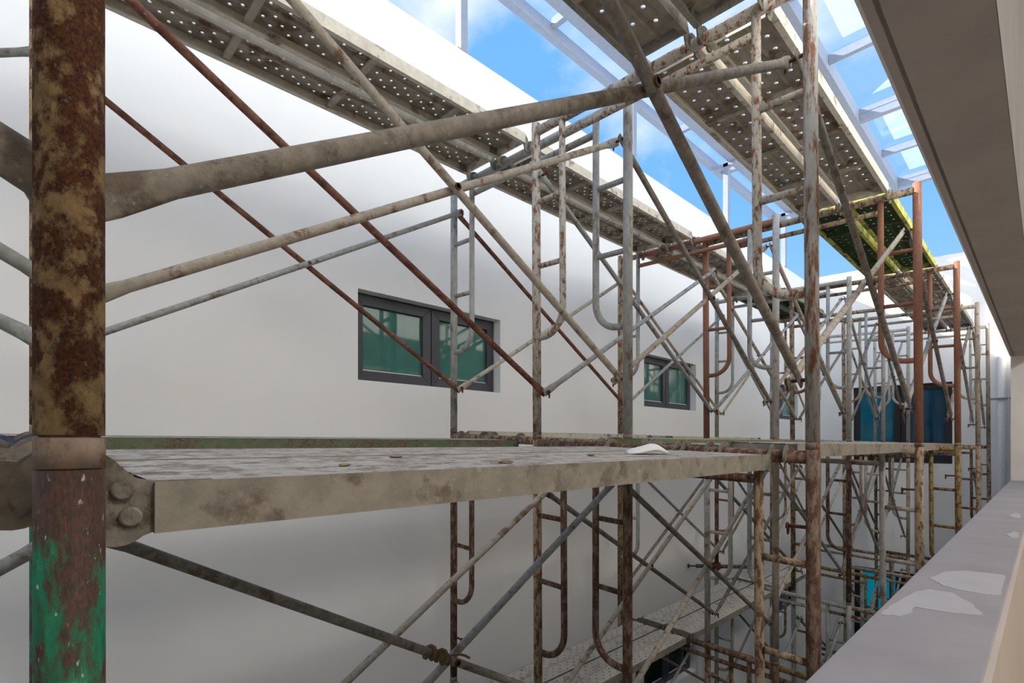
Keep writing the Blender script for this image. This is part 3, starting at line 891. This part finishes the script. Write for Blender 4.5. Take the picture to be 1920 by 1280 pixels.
def add_plank(row, lev, k, xc, kind, deck, flange, label, dz=0.0, skew=0.0, hookmat='hook_steel', extra_bolts=False):
    YY = YA if row == 'A' else YB
    y0, y1 = YY[k] + 0.060, YY[k + 1] - 0.060
    Lp = y1 - y0
    W, cols, pitch, rad = KIND[kind]
    rise = round({1: 0.055, 0: 0.005, -1: 0.03}[lev] + dz, 3)
    d = plank_parts(kind, Lp, W, cols, pitch, rad, rise)
    z = ZJ + (0 if lev == 1 else lev * H - H) + 1.475 + rise - K * xc + (0.008 if row == 'B' else 0)
    r = empty('scaffold_plank', (xc, y0, z))
    r.rotation_euler = (0, math.atan(K), skew)
    ob('deck', d['deck'], deck, r)
    for s in (-1, 1):
        ob('side_flange', d['flange', s], flange, r)
        for e in (0, 1):
            h = ob('hook', d['hook', s, e], hookmat, r)
            if extra_bolts and e == 0:
                for (by, bz) in ((-0.024, -0.006), (-0.018, -0.031)):
                    x = s * (W / 2 - 0.010)
                    bb = MB()
                    bb.sweep([(x - 0.009, by, bz), (x - 0.0075, by, bz), (x + 0.0075, by, bz), (x + 0.009, by, bz)], [0.007, 0.0092, 0.0092, 0.007], 18)
                    ob('rivet', bb, hookmat, h)
    for e in (0, 1): ob('end_plate', d['end', e], flange, r)
    if cols:
        for i in (0, 1, 2): ob('stiffener', d['stiff', i], deck, r)
    tag(r, label, 'scaffold plank', 'steel planks on the scaffold')
    return r
BAY = ('rearmost', 'nearest', 'second', 'third', 'fourth', 'fifth')
# top decks, parapet row (lev 1 = on the upper frames)
PA = (-1.030, -0.770)
for k, deck, fl, wd in ((1, 'deck_grime', 'flange_crust', 'grimy brown'), (2, 'deck_grime', 'flange_cream', 'grey cream-edged'), (3, 'deck_green', 'flange_lime', 'dark green lime-edged'),
                        (4, 'deck_grime', 'flange_cream', 'dark grey'), (5, 'deck_crust', 'flange_crust', 'tan')):
    for j, xc in enumerate(PA):
        add_plank('A', 1, k, xc, 'coarse', deck, fl, '%s perforated plank, %s side of %s bay, top of parapet row' % (wd, ('wall', 'parapet')[j], BAY[k]))
for k, deck, fl, wd in ((0, 'deck_grime', 'flange_cream', 'grimy'), (1, 'deck_grime', 'flange_cream', 'grey cream-edged'), (2, 'deck_grime', 'flange_cream', 'long grey'), (3, 'deck_grime', 'flange_cream', 'brown grey'),
                        (4, 'deck_green', 'flange_green', 'dark green')):
    for j, xc in enumerate((-2.235, -1.975)):
        add_plank('B', 1, k, xc, 'dense', deck, fl, '%s perforated plank, %s side of %s bay, top of wall row' % (wd, ('wall', 'well')[j], BAY[k]))
# eye-level decks
add_plank('A', 0, 1, -0.745, 'solid', 'deck_crust', 'flange_crust', 'mortar-crusted wide steel plank nearest the camera at eye level', skew=0.028, extra_bolts=True)
add_plank('A', 0, 1, -1.085, 'solid', 'deck_crust', 'flange_crust', 'mortar-crusted wide plank behind the nearest eye-level plank', skew=0.028)
add_plank('A', 0, 0, -0.70, 'narrow', 'plank_blue', 'flange_crust', 'grey plank hooked behind the green-based post at eye level', dz=0.02)
add_plank('A', 0, 0, -1.02, 'narrow', 'plank_blue', 'plank_blue', 'dark blue paint-spattered plank behind the green-based post', dz=0.035, hookmat='plank_blue')
add_plank('B', 0, 0, -1.95, 'narrow', 'deck_crust', 'plank_blue', 'dark blue plank end at eye level, wall row, rearmost bay', dz=0.0)
add_plank('B', 0, 1, -2.065, 'narrow', 'deck_crust', 'flange_green', 'faded green edged plank at eye level along the white wall', dz=-0.005)
add_plank('A', 0, 2, -0.70, 'narrow', 'deck_crust', 'flange_crust', 'pale crusted plank at eye level, parapet side of second bay', dz=0.035)
add_plank('A', 0, 2, -0.965, 'narrow', 'deck_crust', 'flange_crust', 'pale crusted plank at eye level, middle of second bay', dz=0.02)
add_plank('A', 0, 2, -1.235, 'narrow', 'deck_crust', 'flange_bright', 'green and yellow edged plank at eye level, second bay', dz=0.035)
add_plank('B', 0, 2, -2.36, 'narrow', 'deck_crust', 'flange_cream', 'pale plank at eye level against the white wall, second bay', dz=0.035)
add_plank('A', 0, 3, -0.75, 'narrow', 'deck_crust', 'flange_crust', 'pale plank at eye level, parapet side of third bay', dz=0.03)
add_plank('A', 0, 3, -1.02, 'narrow', 'deck_crust', 'flange_crust', 'pale plank at eye level, middle of third bay', dz=0.03)
add_plank('A', 0, 4, -0.80, 'narrow', 'deck_crust', 'flange_crust', 'pale plank at eye level in the fourth bay', dz=0.03)
add_plank('B', 0, 3, -2.2, 'narrow', 'deck_crust', 'flange_cream', 'pale plank at eye level, wall row, third bay', dz=0.03)
# lower decks by the wall
for k in (0, 1, 2, 3, 4):
    for j, xc in enumerate((-2.262, -2.022)):
        add_plank('B', -1, k, xc, 'dense', 'deck_dust', 'flange_crust', 'dusty perforated plank, %s side of %s bay, lower deck by the wall' % (('wall', 'well')[j], BAY[k]))

# ------------------------------------------------------------------ small things
zt0 = ZJ + 1.475 + 0.005 - H
def rubble(x, y, s, mat, label, name='mortar_crumb', cat='mortar'):
    rr = random.Random(int(x * 1000 + y * 777))
    bm = bmesh.new()
    bmesh.ops.create_icosphere(bm, subdivisions=2, radius=1)
    for v in bm.verts:
        v.co *= rr.uniform(0.75, 1.1)
        v.co.x *= s * 0.8; v.co.y *= s; v.co.z *= s * 0.22
    mb = MB()
    bm.verts.index_update()
    z = zt0 - K * x + 0.002
    mb.add([(v.co.x + x, v.co.y + y, v.co.z + z) for v in bm.verts], [[v.index for v in f.verts] for f in bm.faces])
    bm.free()
    return tag(single(name, mb, mat), label, cat, 'mortar crumbs on the plank')
rubble(-0.66, 0.62, 0.016, 'mortar', 'largest tan mortar flake on the nearest eye-level plank')
rubble(-0.86, 0.52, 0.014, 'mortar', 'flat brown mortar flake near the seam of the nearest plank')
rubble(-0.70, 0.34, 0.010, 'flange_bright', 'small blue-green paint chip at the near end of the plank', 'paint_chip', 'chip')
rubble(-0.78, 1.02, 0.014, 'mortar', 'grey mortar lump halfway along the nearest plank')
# torn curved scrap
mb = MB()
vs = []; n1, n2 = 14, 7
for i in range(n1):
    for j in range(n2):
        a = i / (n1 - 1); b = j / (n2 - 1)
        wd = 0.036 * sin(pi * min(1, max(0.02, a))) ** 0.6
        x = (b - 0.5) * 2 * wd
        y = (a - 0.5) * 0.15
        z = 0.024 * sin(pi * a) * (1 - (2 * b - 1) ** 2 * 0.8) + 0.003 * sin(9 * a + 4 * b)
        vs.append((-0.79 + x + 0.3 * y, 1.30 + y - 0.2 * x, zt0 + 0.03 + z + 0.002))
fs = [(i * n2 + j, i * n2 + j + 1, (i + 1) * n2 + j + 1, (i + 1) * n2 + j) for i in range(n1 - 1) for j in range(n2 - 1)]
mb.add(vs, fs, True)
pa = single('paper_scrap', mb, 'paper')
sm = pa.modifiers.new('thick', 'SOLIDIFY'); sm.thickness = 0.0015
tag(pa, 'curled white scrap lying on the eye-level plank', 'scrap')
# wall tie tube
wt = empty('wall_tie', (-2.56, 5.60, -1.40))
tag(wt, 'rusty wall tie tube clamped to a wall-side post above the lower deck', 'tube')
kid('tube', MB().tube((-2.72, 5.47, -1.365), (-2.30, 5.90, -1.375), 0.021, 14), 'dark_rust', wt)
kid('screw', MB().tube((-2.78, 5.408, -1.364), (-2.71, 5.48, -1.365), 0.008, 8).tube((-2.782, 5.406, -1.364), (-2.776, 5.412, -1.364), 0.024, 10), 'bolt_rust', wt)
kid('clamp', MB().box(-2.60, -2.525, 5.575, 5.665, -1.405, -1.325, 0.008), 'bolt_rust', wt)
# dried rag wound on a brace bar below the eye-level deck
b0 = stud('B', 'n', -1, 1, 1) + Vector((-0.036, 0, 0)); b1 = stud('B', 'n', -1, 2, 0) + Vector((-0.036, 0, 0))
ax = (b1 - b0).normalized(); e1 = Vector((1, 0, 0)); e2 = ax.cross(e1).normalized()
pts = []; rad = []
for i in range(46):
    q = i / 45
    p = b0 + (b1 - b0) * (0.44 + 0.05 * q)
    a = q * 9 * pi
    rr = 0.0165 + 0.004 * sin(13 * q)
    pts.append(p + e1 * cos(a) * rr + e2 * sin(a) * rr); rad.append(0.0045 + 0.003 * sin(7 * q) ** 2)
for i in range(5):
    pts.append(pts[-1] + Vector((0.006, 0.014, 0.006 - 0.004 * i))); rad.append(0.004)
tag(single('dried_rag', MB().sweep(pts, rad, 7), 'rag'), 'brown dried rag wound around a grey brace bar below the nearest plank', 'rag')
